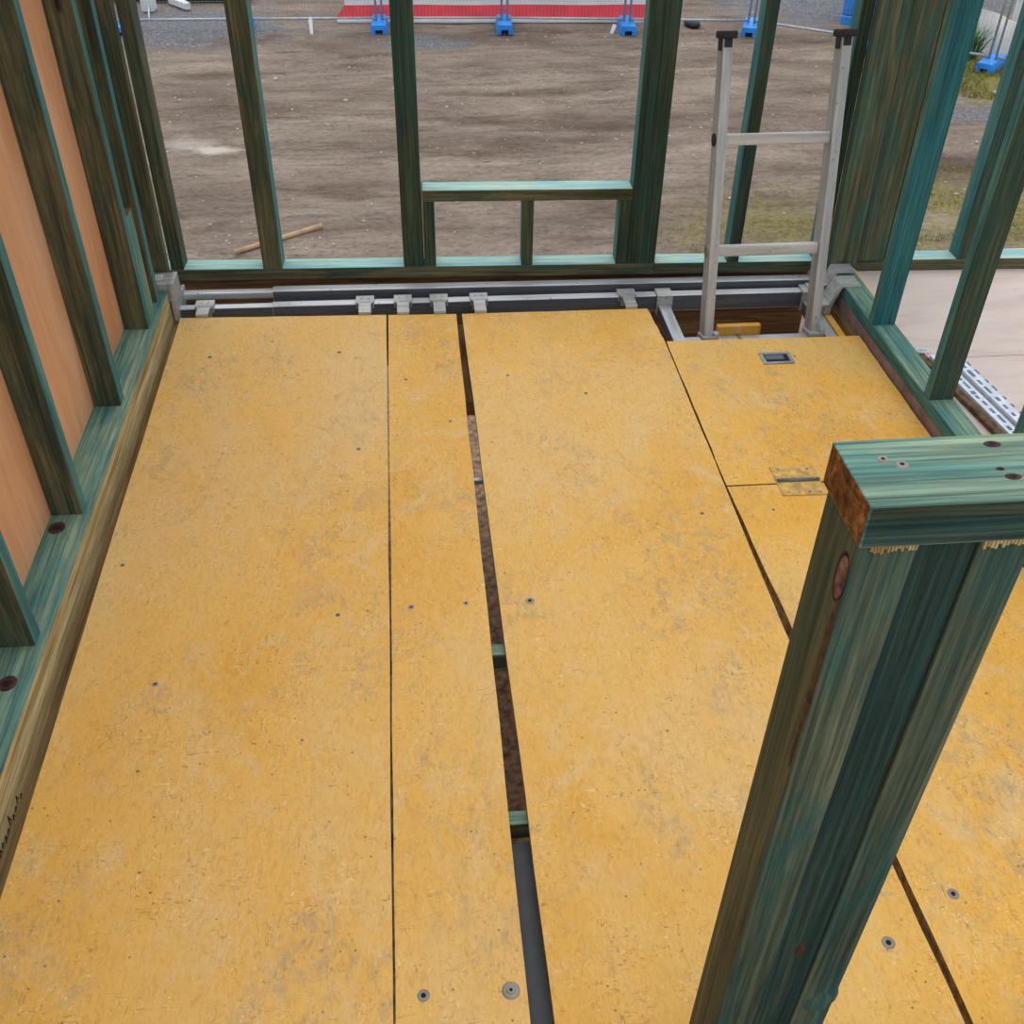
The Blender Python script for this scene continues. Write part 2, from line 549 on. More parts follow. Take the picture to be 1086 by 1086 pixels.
def board(name, label, quad, mat, screws=(), hooks=(), cat='platform board', nick=None):
    """quad: front-left, front-right, back-right, back-left corners seen from above"""
    cx = sum(q[0] for q in quad) / 4
    cy = sum(q[1] for q in quad) / 4
    t = thing(name, label, cat, (cx, cy, -BT), 0, 'yellow platform boards')
    bm = bmesh.new()
    pts = []
    nq = len(quad)
    for k in range(nq):
        p, q = Vector(quad[k]), Vector(quad[(k + 1) % nq])
        n = 14 if abs((q - p)[1]) > abs((q - p)[0]) else 8
        dr = Vector(((q - p)[1], -(q - p)[0])).normalized()
        for i in range(n):
            u = p.lerp(q, i / n)
            if i:
                u = u + dr * (random.random() - .5) * .0022
            pts.append((u[0] - cx, u[1] - cy))
    fs = prism(bm, pts[::-1], 'z', 0, BT, 1)
    bm.faces.ensure_lookup_table()
    for f in fs:
        if abs(f.normal.z) > .5:
            f.material_index = 0
    link('panel', bm, [mat, M['yedge']], t)
    for (x, y, r, kind) in screws:
        bm = bmesh.new()
        if kind == 'washer':
            disc(bm, (0, 0, 0), r, .0016, 20, 0)
            disc(bm, (0, 0, .0016), r * .5, .0016, 14, 0)
            disc(bm, (0, 0, .0032), r * .2, .0003, 8, 1)
        else:
            disc(bm, (0, 0, 0), r, .0008, 16, 0)
            disc(bm, (0, 0, .0008), r * .42, .0004, 10, 1)
        link('screw', bm, [M['screw'], M['hole']], t, (x - cx, y - cy, BT))
    for hx, w in hooks:
        yb = 2.748 - .0115 * hx
        front = quad[0][1] + (quad[1][1] - quad[0][1]) * (hx - quad[0][0]) / (quad[1][0] - quad[0][0])
        bm = bmesh.new()
        # neck that comes from under the board and flat head lapping the beam
        prism(bm, [(-.017, front + .002), (.017, front + .002), (.017, yb - .045), (.026, yb - .032), (.026, yb + .004), (-.026, yb + .004), (-.026, yb - .032), (-.017, yb - .045)],
              'z', .0035, .0085)
        bm_box(bm, -.026, -.021, yb - .0345, yb + .004, -.012, .0035)
        bm_box(bm, .021, .026, yb - .0345, yb + .004, -.012, .0035)
        bm_box(bm, -.019, .019, yb - .0375, yb - .0335, -.026, .0085, .001)
        tube(bm, (-.009, yb - .012, .008), (-.009, yb - .012, .0105), .0035, 8)
        tube(bm, (.010, yb - .012, .008), (.010, yb - .012, .0105), .0035, 8)
        bm_box(bm, -.017, .017, front + .002, front + .008, -.024, .0035)
        bm_box(bm, -.017, .017, front - .06, front + .008, -.024, -.0182)
        link('hook', bm, [M['cast']], t, (hx - cx, -cy, BT))
    return t


ZB = .57
board('platform_board', 'widest yellow board on the left, beside the low timber wall plate',
      [(-.660, 2.672), (-.0845, 2.650), (-.0788, ZB), (-.655, ZB)], M['yellow'],
      [(-.21, 2.45, .006, 's'), (-.55, 2.45, .006, 's'), (-.50, 1.30, .006, 's'), (-.18, 1.45, .005, 's'), (-.62, 1.63, .005, 's'), (-.15, 2.0, .006, 's')],
      [(-.600, .05), (-.145, .05)])
board('platform_board', 'narrow yellow board lying between the two wide boards',
      [(-.0785, 2.649), (.1140, 2.641), (.1060, ZB), (-.0760, ZB)], M['yellow'],
      [(.084, .689, .013, 'washer'), (-.037, .693, .009, 's'), (-.038, 1.46, .006, 's'), (.069, 1.462, .006, 's'), (-.035, 2.3, .005, 's'), (.07, 2.1, .005, 's')],
      [(-.036, .05), (.068, .05)])
board('platform_board', 'wide yellow board in the middle, right of the open gap',
      [(.130, 2.640), (.666, 2.634), (.676, 2.45), (.674, 1.34), (.696, ZB), (.1395, ZB)], M['yellow'],
      [(.195, 1.459, .009, 's'), (.635, .710, .010, 's'), (.60, 1.70, .005, 's'), (.42, 2.2, .005, 's'), (.23, 2.3, .005, 's')],
      [(.184, .05), (.620, .05)])
rear = board('hatch_surround_board', 'yellow board hinged to the hatch lid, running behind the timber post',
             [(.6795, 1.789), (1.222, 1.783), (1.222, ZB), (.7075, ZB), (.690, 1.34)], M['yellow2'],
             [(.762, .776, .009, 's'), (.76, 1.70, .004, 's')])

# hatch lid with recessed pull and butt hinge
hatch = board('trapdoor', 'square yellow hatch lid with a recessed steel pull near the ladder foot',
              [(.6810, 2.444), (1.2250, 2.436), (1.2230, 1.7885), (.6800, 1.7945)], M['yellow2'],
              [(1.01, 2.34, .004, 's')], (), 'hatch')
hc = hatch.location
bm = bmesh.new()
hx0, hx1, hy0, hy1 = .915, 1.000, 2.303, 2.362
for (a, b, c, d) in ((hx0, hx1, hy0, hy0 + .010), (hx0, hx1, hy1 - .010, hy1), (hx0, hx0 + .010, hy0 + .010, hy1 - .010), (hx1 - .010, hx1, hy0 + .010, hy1 - .010)):
    bm_box(bm, a, b, c, d, 0, .003, .0008)
link('pull_frame', bm, [M['galv']], hatch, (-hc.x, -hc.y, BT))
bm = bmesh.new()
bm_box(bm, hx0 + .010, hx1 - .010, hy0 + .010, hy1 - .010, .0002, .0006)
pl = link('pull_recess_shade', bm, [M['hole']], hatch, (-hc.x, -hc.y, BT))  # flat near-black plate, paints the shade of the recess
bm = bmesh.new()
bm_box(bm, hx0 + .012, hx1 - .022, hy0 + .022, hy1 - .012, .0006, .0022, .0006)
tube(bm, (hx0 + .012, hy1 - .014, .0022), (hx1 - .014, hy1 - .014, .0022), .0022, 8)
link('pull_flap', bm, [M['aludark']], hatch, (-hc.x, -hc.y, BT))
bm = bmesh.new()
prism(bm, [(.795, 1.852), (.897, 1.848), (.897, 1.800), (.795, 1.802)], 'z', 0, .0022)
prism(bm, [(.795, 1.794), (.897, 1.792), (.897, 1.742), (.795, 1.746)], 'z', 0, .0022)
link('hinge_leaf', bm, [M['hingepaint']], hatch, (-hc.x, -hc.y, BT + .0002))
bm = bmesh.new()
tube(bm, (.798, 1.7975, .004), (.895, 1.7955, .004), .0048, 12)
link('hinge_pin', bm, [M['aludark']], hatch, (-hc.x, -hc.y, BT))
for (x, y) in ((.812, 1.842), (.880, 1.838), (.812, 1.756), (.836, 1.755), (.860, 1.754), (.884, 1.753)):
    bm = bmesh.new()
    disc(bm, (0, 0, 0), .004, .0008, 12, 0)
    link('hinge_screw', bm, [M['screw']], hatch, (x - hc.x, y - hc.y, BT + .0024))

# ------------------------------------------------------------------ telescopic aluminium beams at the far end
fb = thing('telescopic_beam', 'nearer aluminium beam along the far wall carrying the board hooks', 'beam', (0, 2.748, 0), -.0115)
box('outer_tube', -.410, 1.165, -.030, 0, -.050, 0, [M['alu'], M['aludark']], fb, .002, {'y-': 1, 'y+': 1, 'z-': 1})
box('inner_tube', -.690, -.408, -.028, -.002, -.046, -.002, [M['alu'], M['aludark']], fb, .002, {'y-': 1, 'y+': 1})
bm = bmesh.new()
bm_box(bm, -.706, -.690, -.034, .004, -.075, .010, .001)
link('end_hook', bm, [M['hole']], fb)
# folded end bracket over the right plate
bm = bmesh.new()
bm_box(bm, 1.165, 1.215, -.036, .006, -.058, .012, .002)
prism(bm, [(1.165, .000), (1.205, .000), (1.226, .0605), (1.280, .0605), (1.280, .065), (1.222, .065), (1.196, .008), (1.165, .008)], 'y', -.130, -.064)
prism(bm, [(1.170, -.036), (1.205, -.036), (1.205, -.130), (1.188, -.130)], 'z', -.040, .004)
link('end_bracket', bm, [M['cast']], fb)
bb = thing('telescopic_beam', 'rear aluminium beam tight under the window wall plate', 'beam', (0, 2.806, 0), -.0216)
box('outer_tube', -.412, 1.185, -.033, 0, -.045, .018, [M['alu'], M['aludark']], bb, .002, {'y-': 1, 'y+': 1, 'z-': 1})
box('inner_tube', -.690, -.410, -.029, -.004, -.006, .014, [M['alu'], M['alu']], bb, .004)
bm = bmesh.new()
bm_box(bm, -.738, -.672, -.110, -.036, .064, .086, .003)
bm_box(bm, -.728, -.676, -.106, -.060, .028, .066, .003)
bm_box(bm, -.684, -.668, -.112, -.034, -.030, .088, .004)
bm_box(bm, -.674, -.664, -.034, .000, -.02, .03, .003)
lb = link('end_bracket', bm, [M['cast']], bb)
bm = bmesh.new()
bm_box(bm, -.730, -.704, -.082, -.052, .0862, .0868)
sk = link('sticker', bm, [M['sticker']], lb)
sk['label'] = 'small white maker sticker with worn grey print'
bm = bmesh.new()
for k in range(3):
    bm_box(bm, -.728 + .008 * k, -.723 + .008 * k, -.076, -.066, .0868, .0870)
bm_box(bm, -.727, -.707, -.059, -.057, .0868, .0870)
link('sticker_print', bm, [M['stickergrey']], sk)
bm = bmesh.new()
bm_box(bm, 1.185, 1.232, -.042, .006, -.05, .030, .002)
prism(bm, [(1.195, .02), (1.225, .02), (1.236, .068), (1.288, .068), (1.288, .074), (1.231, .074), (1.214, .028), (1.195, .028)], 'y', -.098, -.046)
bm_box(bm, 1.232, 1.288, -.050, -.046, .061, .074, .001)
bm_box(bm, 1.195, 1.228, -.098, .004, -.04, .030, .002)
link('end_bracket', bm, [M['cast']], bb)

# ------------------------------------------------------------------ hatch opening frame
hf = thing('bay_support', 'aluminium frame under the open bay where the ladder stands', 'frame', (0, 0, 0))
for x0, x1 in ((.712, .747), (1.150, 1.182)):
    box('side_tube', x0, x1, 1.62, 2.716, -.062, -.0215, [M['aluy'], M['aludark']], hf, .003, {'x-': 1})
    bm = bmesh.new()
    yb = 2.748 - .0115 * x0
    bm_box(bm, x0 - .004, x1 + .008, yb - .034, yb + .005, .0005, .007, .0015)
    bm_box(bm, x0 - .004, x1 + .008, yb - .046, yb - .034, -.055, .007, .0015)
    link('hook', bm, [M['cast']], hf)
box('cross_rail', .747, 1.150, 2.590, 2.620, -.125, -.090, [M['alu'], M['aludark']], hf, .003, {'y-': 1})
box('foot_rail', .747, 1.150, 2.450, 2.497, -.066, -.036, [M['aludark']], hf, .003)
yb_ = box('stop_block', .880, 1.010, 2.622, 2.642, -.150, -.062, [M['yellow2']], hf, .002)
bm = bmesh.new()
tube(bm, (0, 0, 0), (0, -.034, 0), .006, 12)
tube(bm, (0, -.034, 0), (0, -.041, 0), .010, 12)
link('knob', bm, [M['screw']], yb_, (-.002, -.010, .058))
box('edge_strip', 1.186, 1.206, 2.42, 2.600, -.070, -.0215, [M['yellow2']], hf, .002)
bm = bmesh.new()
bm_box(bm, 1.184, 1.214, 2.600, 2.628, -.066, -.044, .003)
link('strip_cap', bm, [M['cast']], hf)

# ------------------------------------------------------------------ ladder
LK = math.atan(.25)
ld = thing('ladder', 'grey aluminium ladder standing in the open hatch bay, leaning to the window wall', 'ladder', (.96, 2.490, -.030))
ld.rotation_euler = (-LK, 0, .012)
LL = .775
for x0 in (-.160, .148):
    bm = bmesh.new()
    # C-section stile: web outside, two flanges
    s = 1 if x0 < 0 else -1
    bm_box(bm, x0, x0 + .026, 0, .052, .012, LL, .003)
    st = link('stile', bm, [M['aluz']], ld)
    bm = bmesh.new()
    bm_box(bm, x0 - .005, x0 + .034, -.008, .060, LL - .002, LL + .016, .005)
    bm_box(bm, x0 + .002, x0 + .022, -.003, .002, LL - .022, LL, .001)
    bm_box(bm, x0 - .003, x0, .012, .040, LL - .030, LL, .001)
    link('end_cap', bm, [M['black']], st)
    bm = bmesh.new()
    bm_box(bm, x0 - .004, x0 + .040, -.008, .056, 0, .014, .004)
    bm_box(bm, x0 + .026, x0 + .042, -.006, .020, .010, .024, .004)
    link('foot', bm, [M['cast']], st)
    for zr in (.245, .532):
        bm = bmesh.new()
        xo = x0 - .0035 if x0 < 0 else x0 + .0295
        xi = x0 + .031 if x0 < 0 else x0 - .005
        tube(bm, (xo, .026, zr), (x0 + .013, .026, zr), .0165, 16)
        tube(bm, (xi, .026, zr), (x0 + .013, .026, zr), .0155, 16)
        link('rung_collar', bm, [M['galv'] if zr < .4 or x0 > 0 else M['black']], st)
for zr in (.245, .532):
    bm = bmesh.new()
    # D-shaped rung, flat tread on top
    bm_box(bm, -.134, .148, .009, .042, zr - .014, zr + .014, .0045)
    link('rung', bm, [M['rung']], ld)

# ------------------------------------------------------------------ timber frames
TOPZ = 2.05


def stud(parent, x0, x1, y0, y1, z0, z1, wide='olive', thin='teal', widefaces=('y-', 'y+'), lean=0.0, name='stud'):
    fm = {k: (0 if k in widefaces else 1) for k in ('x-', 'x+', 'y-', 'y+')}  # wide faces darker: partly treatment colour, partly painted shade
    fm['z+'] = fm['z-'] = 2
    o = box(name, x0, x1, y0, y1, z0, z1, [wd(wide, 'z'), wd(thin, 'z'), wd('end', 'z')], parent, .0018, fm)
    if lean:
        o.rotation_euler = (0, lean, 0)
    return o


PZ = .06
# ---- left wall
lw = thing('stud_frame', 'left timber stud wall with pink plywood behind the studs', 'wall frame', (0, 0, 0), 0, 'treated timber frames')
box('bottom_plate', -.790, -.689, -.40, 2.704, .026, PZ, [wd('top', 'y'), wd('gold', 'y')], lw, .002, {'x+': 1, 'x-': 1})
box('top_plate', -.790, -.700, -.40, 2.835, TOPZ, TOPZ + .035, [wd('olive', 'y')], lw, .002)
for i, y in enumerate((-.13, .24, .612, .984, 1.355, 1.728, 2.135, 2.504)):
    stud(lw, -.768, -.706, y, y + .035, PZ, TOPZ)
stud(lw, -.768, -.708, 2.5405, 2.606, PZ, .353, 'olive', 'top', name='jack_stud')
stud(lw, -.768, -.708, 2.655, 2.690, PZ, TOPZ)
stud(lw, -.790, -.697, 2.792, 2.822, .0265, TOPZ, 'olive', 'olive', name='end_stud')
bm = bmesh.new()
bm_box(bm, -.006, .006, -1.65, 1.60, 0, 2.25, .001)
ps = link('plywood_lining', bm, [M['ply']], lw, (-.775, 1.23, -.15))
ps.location.z = PZ
ps['label'] = 'pink orange plywood sheet'
bt = box('batten', -.769, -.757, 1.418, 1.440, PZ, TOPZ, [M['orange']], lw, .001)
bt['label'] = 'thin orange timber edge strip'
for (x, y, r) in ((-.748, 1.687, .017), (-.731, 1.268, .016)):
    bm = bmesh.new()
    disc(bm, (0, 0, 0), r, .0006, 18, 0, r * 1.15)
    disc(bm, (0, 0, .0006), r * .55, .0004, 14, 1, r * .5)
    link('knot', bm, [M['knot'], M['knotdark']], lw, (x, y, PZ))

# ---- far window wall (2.1 degrees off square)
FA = -.0368
fw = thing('stud_frame', 'far timber wall frame with a low window opening, facing the dirt yard', 'wall frame', (0, 2.825, 0), FA, 'treated timber frames')
fmP = {'y-': 0, 'z+': 1, 'y+': 0, 'x-': 2, 'x+': 2, 'z-': 0}
PM = [wd('olive', 'x'), wd('pale', 'x'), wd('end', 'x')]
box('bottom_plate', -.800, .7145, 0, .066, .026, PZ, PM, fw, .002, fmP)
box('bottom_plate', .7155, 2.40, 0, .066, .026, PZ, PM, fw, .002, fmP)
box('top_plate', -.800, 2.40, 0, .066, TOPZ, TOPZ + .035, PM, fw, .002, fmP)


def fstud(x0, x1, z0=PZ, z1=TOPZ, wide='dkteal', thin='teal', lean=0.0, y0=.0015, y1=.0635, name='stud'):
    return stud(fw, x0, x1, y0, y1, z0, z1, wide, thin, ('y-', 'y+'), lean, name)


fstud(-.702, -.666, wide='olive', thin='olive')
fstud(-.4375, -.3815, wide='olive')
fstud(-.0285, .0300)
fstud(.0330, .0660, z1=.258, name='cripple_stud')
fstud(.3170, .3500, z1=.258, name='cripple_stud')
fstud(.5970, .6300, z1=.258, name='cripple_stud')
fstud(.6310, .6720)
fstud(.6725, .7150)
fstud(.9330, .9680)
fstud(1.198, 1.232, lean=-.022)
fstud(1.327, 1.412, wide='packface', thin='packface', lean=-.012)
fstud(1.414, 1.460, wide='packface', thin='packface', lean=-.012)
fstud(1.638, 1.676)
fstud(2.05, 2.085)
box('window_sill', .0325, .6305, -.002, .064, .258, .290, PM, fw, .002, fmP)
box('window_head', .0305, .6305, 0, .064, 1.75, 1.80, PM, fw, .002, fmP)
# ---- right partition
rw = thing('stud_frame', 'right timber partition frame between the hatch and the pink floor', 'wall frame', (0, 0, 0), 0, 'treated timber frames')
box('bottom_plate', 1.230, 1.296, -.40, 2.772, .026, PZ, [wd('teal', 'y'), wd('top', 'y')], rw, .003, {'z+': 1})
box('top_plate', 1.230, 1.296, -.40, 2.772, TOPZ, TOPZ + .035, [wd('teal', 'y')], rw, .002)
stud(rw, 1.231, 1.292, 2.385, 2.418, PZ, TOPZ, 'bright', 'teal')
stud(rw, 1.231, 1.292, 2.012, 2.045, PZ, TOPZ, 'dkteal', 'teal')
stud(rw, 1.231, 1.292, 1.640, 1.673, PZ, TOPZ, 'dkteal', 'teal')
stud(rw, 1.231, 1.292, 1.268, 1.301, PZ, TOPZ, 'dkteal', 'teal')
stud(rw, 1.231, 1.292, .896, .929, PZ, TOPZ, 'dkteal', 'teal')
stud(rw, 1.226, 1.308, 2.735, 2.770, PZ, TOPZ, 'packface', 'packface', lean=-.022, name='end_stud')

# ---- low balustrade wall in front: rail on three studs
pw = thing('balustrade_frame', 'thick timber post of three studs under a blue-green handrail, in front at right', 'balustrade', (0, 0, 0))
box('handrail', .2895, 1.40, .500, .575, .964, 1.000, [wd('top', 'x'), wd('post', 'x'), wd('end', 'y')], pw, .0012, {'y-': 1, 'z-': 1, 'x-': 2, 'x+': 2})
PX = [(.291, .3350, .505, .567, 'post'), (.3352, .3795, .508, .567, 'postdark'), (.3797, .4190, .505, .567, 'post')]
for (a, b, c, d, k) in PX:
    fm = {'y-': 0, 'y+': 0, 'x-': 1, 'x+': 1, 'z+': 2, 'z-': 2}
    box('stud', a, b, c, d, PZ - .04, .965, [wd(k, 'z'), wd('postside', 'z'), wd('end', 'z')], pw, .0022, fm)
box('stud', 1.30, 1.345, .505, .567, PZ - .04, .965, [wd('post', 'z'), wd('postside', 'z')], pw, .0022, {'x-': 1, 'x+': 1})
box('bottom_plate', .285, 1.40, .500, .569, -.018, .020, [wd('top', 'x')], pw, .003)
# rough splintered ends just under the rail
for (a, b) in ((.300, .334), (.381, .419)):
    bm = bmesh.new()
    n = 14
    for i in range(n):
        u = a + (b - a) * (i + .1) / n
        w = (b - a) / n * .75
        bm_box(bm, u, u + w, .5030, .5052, .9545 + .0055 * random.random(), .9638)
    k = link('splinters', bm, [wd('pine', 'z')], pw)
    k['label'] = 'pale orange splintered saw cut edge'
# big knot on the arris of the left stud, wane bulge low on the right stud
bm = bmesh.new()
bmesh.ops.create_uvsphere(bm, u_segments=16, v_segments=10, radius=1)
for v in bm.verts:
    v.co = Vector((v.co.x * .0022, v.co.y * .0078, v.co.z * .0200))
k = link('knot', bm, [M['knotpink']], pw, (.2910, .514, .925), True)
k['label'] = 'large pinkish brown knot near the top of the left stud'
bm = bmesh.new()
bmesh.ops.create_uvsphere(bm, u_segments=16, v_segments=10, radius=1)
for v in bm.verts:
    v.co = Vector((v.co.x * .0010, v.co.y * .0098, v.co.z * .0235))
link('knot_rim', bm, [M['knotdark']], pw, (.2910, .5155, .924), True)
bm = bmesh.new()
bmesh.ops.create_uvsphere(bm, u_segments=12, v_segments=16, radius=1)
for v in bm.verts:
    w_ = 1 + .5 * noise.noise(Vector((v.co.z * 3, 0, 5)))
    v.co = Vector((v.co.x * .0009, v.co.y * .0045 * w_, v.co.z * .105))
k = link('resin_streak', bm, [M['rust']], pw, (.2910, .5105, .815), True)
k['label'] = 'rusty brown streak running down from the knot'
bm = bmesh.new()
bmesh.ops.create_uvsphere(bm, u_segments=14, v_segments=8, radius=1)
for v in bm.verts:
    v.co = Vector((v.co.x * .005, v.co.y * .0012, v.co.z * .014))
link('knot', bm, [M['knot']], pw, (.360, .508, .405), True)
bm = bmesh.new()
bmesh.ops.create_uvsphere(bm, u_segments=24, v_segments=14, radius=1)
for v in bm.verts:
    k = 1 + .10 * math.sin(14 * v.co.z) + .06 * noise.noise(v.co * 4)
    v.co = Vector((v.co.x * .026 * k, v.co.y * .014 * k, v.co.z * .034))
kn = link('wane', bm, [wd('post', 'z')], pw, (.402, .516, .290), True)
for (x, y, r) in ((.317, .551, .0045), (.328, .544, .0052)):
    bm = bmesh.new()
    disc(bm, (0, 0, 0), r, .0008, 16, 0)
    disc(bm, (0, 0, .0008), r * .35, .0003, 6, 1)
    link('screw', bm, [M['screw'], M['hole']], pw, (x, y, 1.0))
for (x, y, r) in ((.402, .563, .0050), (.399, .525, .0046), (.394, .534, .0026)):
    bm = bmesh.new()
    disc(bm, (0, 0, 0), r * 1.3, .0005, 14, 0, r * .8)
    disc(bm, (0, 0, .0005), r * .6, .0004, 10, 1, r * .4)
    link('knot', bm, [M['knot'], M['knotdark']], pw, (x, y, 1.0))

# ------------------------------------------------------------------ floor, joists
bm = bmesh.new()
bm_box(bm, 1.236, 3.6, 2.263, 2.900, .004, .0250, .0008)
bm_box(bm, 1.236, 3.6, 1.10, 2.260, .004, .0250, .0008)
bm_box(bm, 1.236, 3.6, -.40, 1.097, .004, .0250, .0008)
struct(link('floor', bm, [M['floor']]))


def joist(label, x0, x1, y0, y1, z0, z1, kind, axis, rz=0):
    o = box('timber_joist', x0, x1, y0, y1, z0, z1, [wd(kind, axis), wd('olive' if kind == 'top' else kind, axis)], None, .002, {'y-': 1, 'y+': 1} if axis == 'x' else None)  # sides of the blue-green joists use darker olive as painted shade
    o.rotation_euler = (0, 0, rz)
    return tag(o, label, 'joist', 'floor joists round the stair void')


strip = box('edge_board', -.800, -.690, -.40, 2.835, .005, .0255, [wd('gold', 'y')], None, .001)
tag(strip, 'thin pale flooring edge under the left wall plate', 'flooring')
strip2 = box('edge_board', 1.229, 1.2355, -.40, 2.735, -.012, .0255, [M['pink']], None, .001)
tag(strip2, 'mauve brown flooring edge under the right partition plate', 'flooring')
jl = joist('pale brown rim joist under the left wall plate, with black pen marks', -.780, -.690, -.40, 2.835, -.24, .005, 'gold', 'y')
joist('golden rim joist beside the hatch under the right partition', 1.236, 1.290, -.40, 2.80, -.24, .004, 'gold', 'y')
joist('brown rim joist behind the aluminium beams under the window wall', -.69, 1.236, 2.872, 2.910, -.30, .025, 'brown', 'x', 0)
joist('blue-green joist end showing in the gap, the nearer of the two', -.652, .664, .966, .992, -.058, -BT - .0006, 'top', 'x')
joist('blue-green joist end showing in the gap, the farther of the two', -.652, .664, 1.337, 1.365, -.058, -BT - .0006, 'top', 'x')
o = box('steel_packer', .060, .190, .575, .950, -.075, -.045, [M['hatchgrey']], None, .001)
tag(o, 'smooth dark grey strip under the gap nearest the camera', 'packer')
o = box('support_plank', .050, .220, 2.285, 2.700, -.110, -.066, [wd('brown', 'y')], None, .001)
tag(o, 'dark plank under the far end of the gap', 'plank')
o = box('gap_strap', .105, .140, 1.880, 1.892, -.030, -BT, [M['galv']], None, .001)
tag(o, 'thin grey strap crossing the gap between the boards', 'strap')
# added brown sheet down the gap, hides the brightly lit ground
bm = bmesh.new()
bm_box(bm, -.9, 1.5, .0, 3.5, -.82, -.80, .001)
o = link('gap_backing', bm, [m_plain('gap_backing_brown', (136, 110, 88), .9, var=.3, scale=40)])
tag(o, 'added dusty brown sheet below the gap, hiding the bright ground', 'backing sheet')
# pen scribble on the left rim joist
bm = bmesh.new()
random.seed(3)
yy = 1.02
for k in range(9):
    y0 = .985 + .014 * k
    z0 = -.030 + .004 * math.sin(k * 2.1)
    h = (.016, .007, .012, .006, .018, .008, .006, .013, .007)[k]
    tube(bm, (0, y0, z0), (0, y0 + .004, z0 + h), .0011, 5)
    tube(bm, (0, y0 + .004, z0 + h), (0, y0 + .008, z0 + .001), .0011, 5)
    tube(bm, (0, y0 + .002, z0 + h * .5), (0, y0 + .007, z0 + h * .55), .0009, 5)
sc_ = link('pen_mark', bm, [M['ink']], jl)
sc_.location = Vector((-.6898, 0, 0)) - jl.location
sc_['label'] = 'illegible black pen scribble'

# ------------------------------------------------------------------ steel strips lying by the partition
sb = thing('steel_strip_bundle', 'bundle of shiny steel strips in printed film lying beside the right partition plate', 'steel strips', (1.312, 2.285, .026), .11)
for k, (x0, x1, m, z1, nm) in enumerate(((-.002, .018, 'bark', .012, 'brown_strip'), (.021, .049, 'film', .018, 'film_strip'), (.050, .064, 'galv', .010, 'steel_strip'), (.066, .096, 'film', .018, 'film_strip'))):
    box(nm, x0, x1, -.95, -.02 - .02 * k, 0, z1, [M[m]], sb, .001)
bm = bmesh.new()
random.seed(11)
y = -.06
while y > -.9:
    l = .010 + .022 * random.random()
    bm_box(bm, .028 + .006 * random.random(), .036 + .006 * random.random(), y - l, y, .0182, .0188)
    y -= l + .006 + .012 * random.random()
link('film_print', bm, [M['filmblue']], sb)
bm = bmesh.new()
y = -.09
while y > -.9:
    l = .012 + .02 * random.random()
    bm_box(bm, .074, .080 + .004 * random.random(), y - l, y, .0182, .0188)
    bm_box(bm, .0955, .101, y - l * .6, y, .000, .0186)
    y -= l + .010 + .012 * random.random()
link('film_print', bm, [M['filmblue']], sb)
for (cx, cy, r) in ((.006, .012, .016), (.024, -.004, .020)):
    bm = bmesh.new()
    pr = None
    for i in range(15):
        a = math.pi * 1.6 * i / 14
        p = (cx + r * math.cos(a), cy + r * .7 * math.sin(a), .004 + .010 * i / 14)
        if pr:
            tube(bm, pr, p, .0032, 6)
        pr = p
    link('curled_end', bm, [M['film']], sb)
o = box('pine_batten', 1.300, 1.322, 2.50, 2.770, .026, .040, [wd('pine', 'y')], None, .002)
tag(o, 'short pale pine batten on the floor behind the right partition plate', 'batten')

# ------------------------------------------------------------------ yard: temporary fence, feet, barrier
JO = [(-8.75, 18.95), (-6.65, 18.92), (-4.55, 18.90), (-2.62, 18.88), (-.37, 18.86), (1.74, 18.78), (3.82, 18.62), (5.93, 18.42), (7.62, 17.25), (9.14, 16.15), (10.5, 14.6)]
lab = ['far left end', 'left, seen past the corner studs', 'left, between the corner studs and the second stud', 'behind the wide left stud', 'behind the left half of the window opening', 'behind the middle of the window opening',
       'between the double stud and the ladder', 'behind the top of the ladder', 'hidden behind the right corner studs', 'at far right beside the weeds']


def upright(bm, x, y, h):
    tube(bm, (x, y, .152), (x, y, h), .019, 8)


fence_lab = [
    'temporary fence panel past the frame at the far left of the yard', 'temporary fence panel glimpsed left of the corner studs',
    'temporary fence panel with a bare bottom rail at the left of the yard', 'temporary fence panel at the left end of the red and white barrier',
    'temporary fence panel in front of the left half of the barrier', 'temporary fence panel in front of the right half of the barrier',
    'temporary fence panel just right of the double window stud', 'temporary fence panel angling behind the ladder top',
    'temporary fence panel behind the right corner studs', 'temporary fence panel beside the green weeds at far right']
for i in range(len(JO) - 1):
    a, b = Vector(JO[i]), Vector(JO[i + 1])
    d = (b - a)
    L = d.length
    ang = math.atan2(d.y, d.x)
    f = thing('temporary_fence', fence_lab[i], 'fence panel', (a.x, a.y, G), ang, 'temporary fence panels')
    e = .05
    bm = bmesh.new()
    tube(bm, (e, 0, .18), (L - e, 0, .18), .021, 8)
    link('bottom_rail', bm, [M['fence']], f)
    bm = bmesh.new()
    tube(bm, (e, 0, 2.05), (L - e, 0, 2.05), .019, 8)
    link('top_rail', bm, [M['fence']], f)
    for x in (e, L - e):
        bm = bmesh.new()
        upright(bm, x, 0, 2.07)
        link('upright', bm, [M['fence']], f)
    bm = bmesh.new()
    nx = int(L / .06)
    for k in range(1, nx):
        x = e + (L - 2 * e) * k / nx
        tube(bm, (x, 0, .17), (x, 0, 2.05), .0018, 4, cap=False)
    for k in range(1, 7):
        tube(bm, (e, 0, .17 + k * .28), (L - e, 0, .17 + k * .28), .0018, 4, cap=False)
    mo = link('wire_mesh', bm, [M['fence']], f)

foot_lab = {1: 'blue fence foot past the left edge', 2: 'blue plastic fence foot seen by the left corner studs', 3: 'blue plastic fence foot hidden by the second stud',
            4: 'blue plastic fence foot at the left end of the red barrier, beside the third stud', 5: 'blue plastic fence foot in the middle of the window view',
            6: 'blue plastic fence foot touching the left side of the double stud', 7: 'blue plastic fence foot seen between the ladder stiles',
            8: 'blue plastic fence foot behind the right corner studs', 9: 'blue plastic fence foot on the grass at far right'}


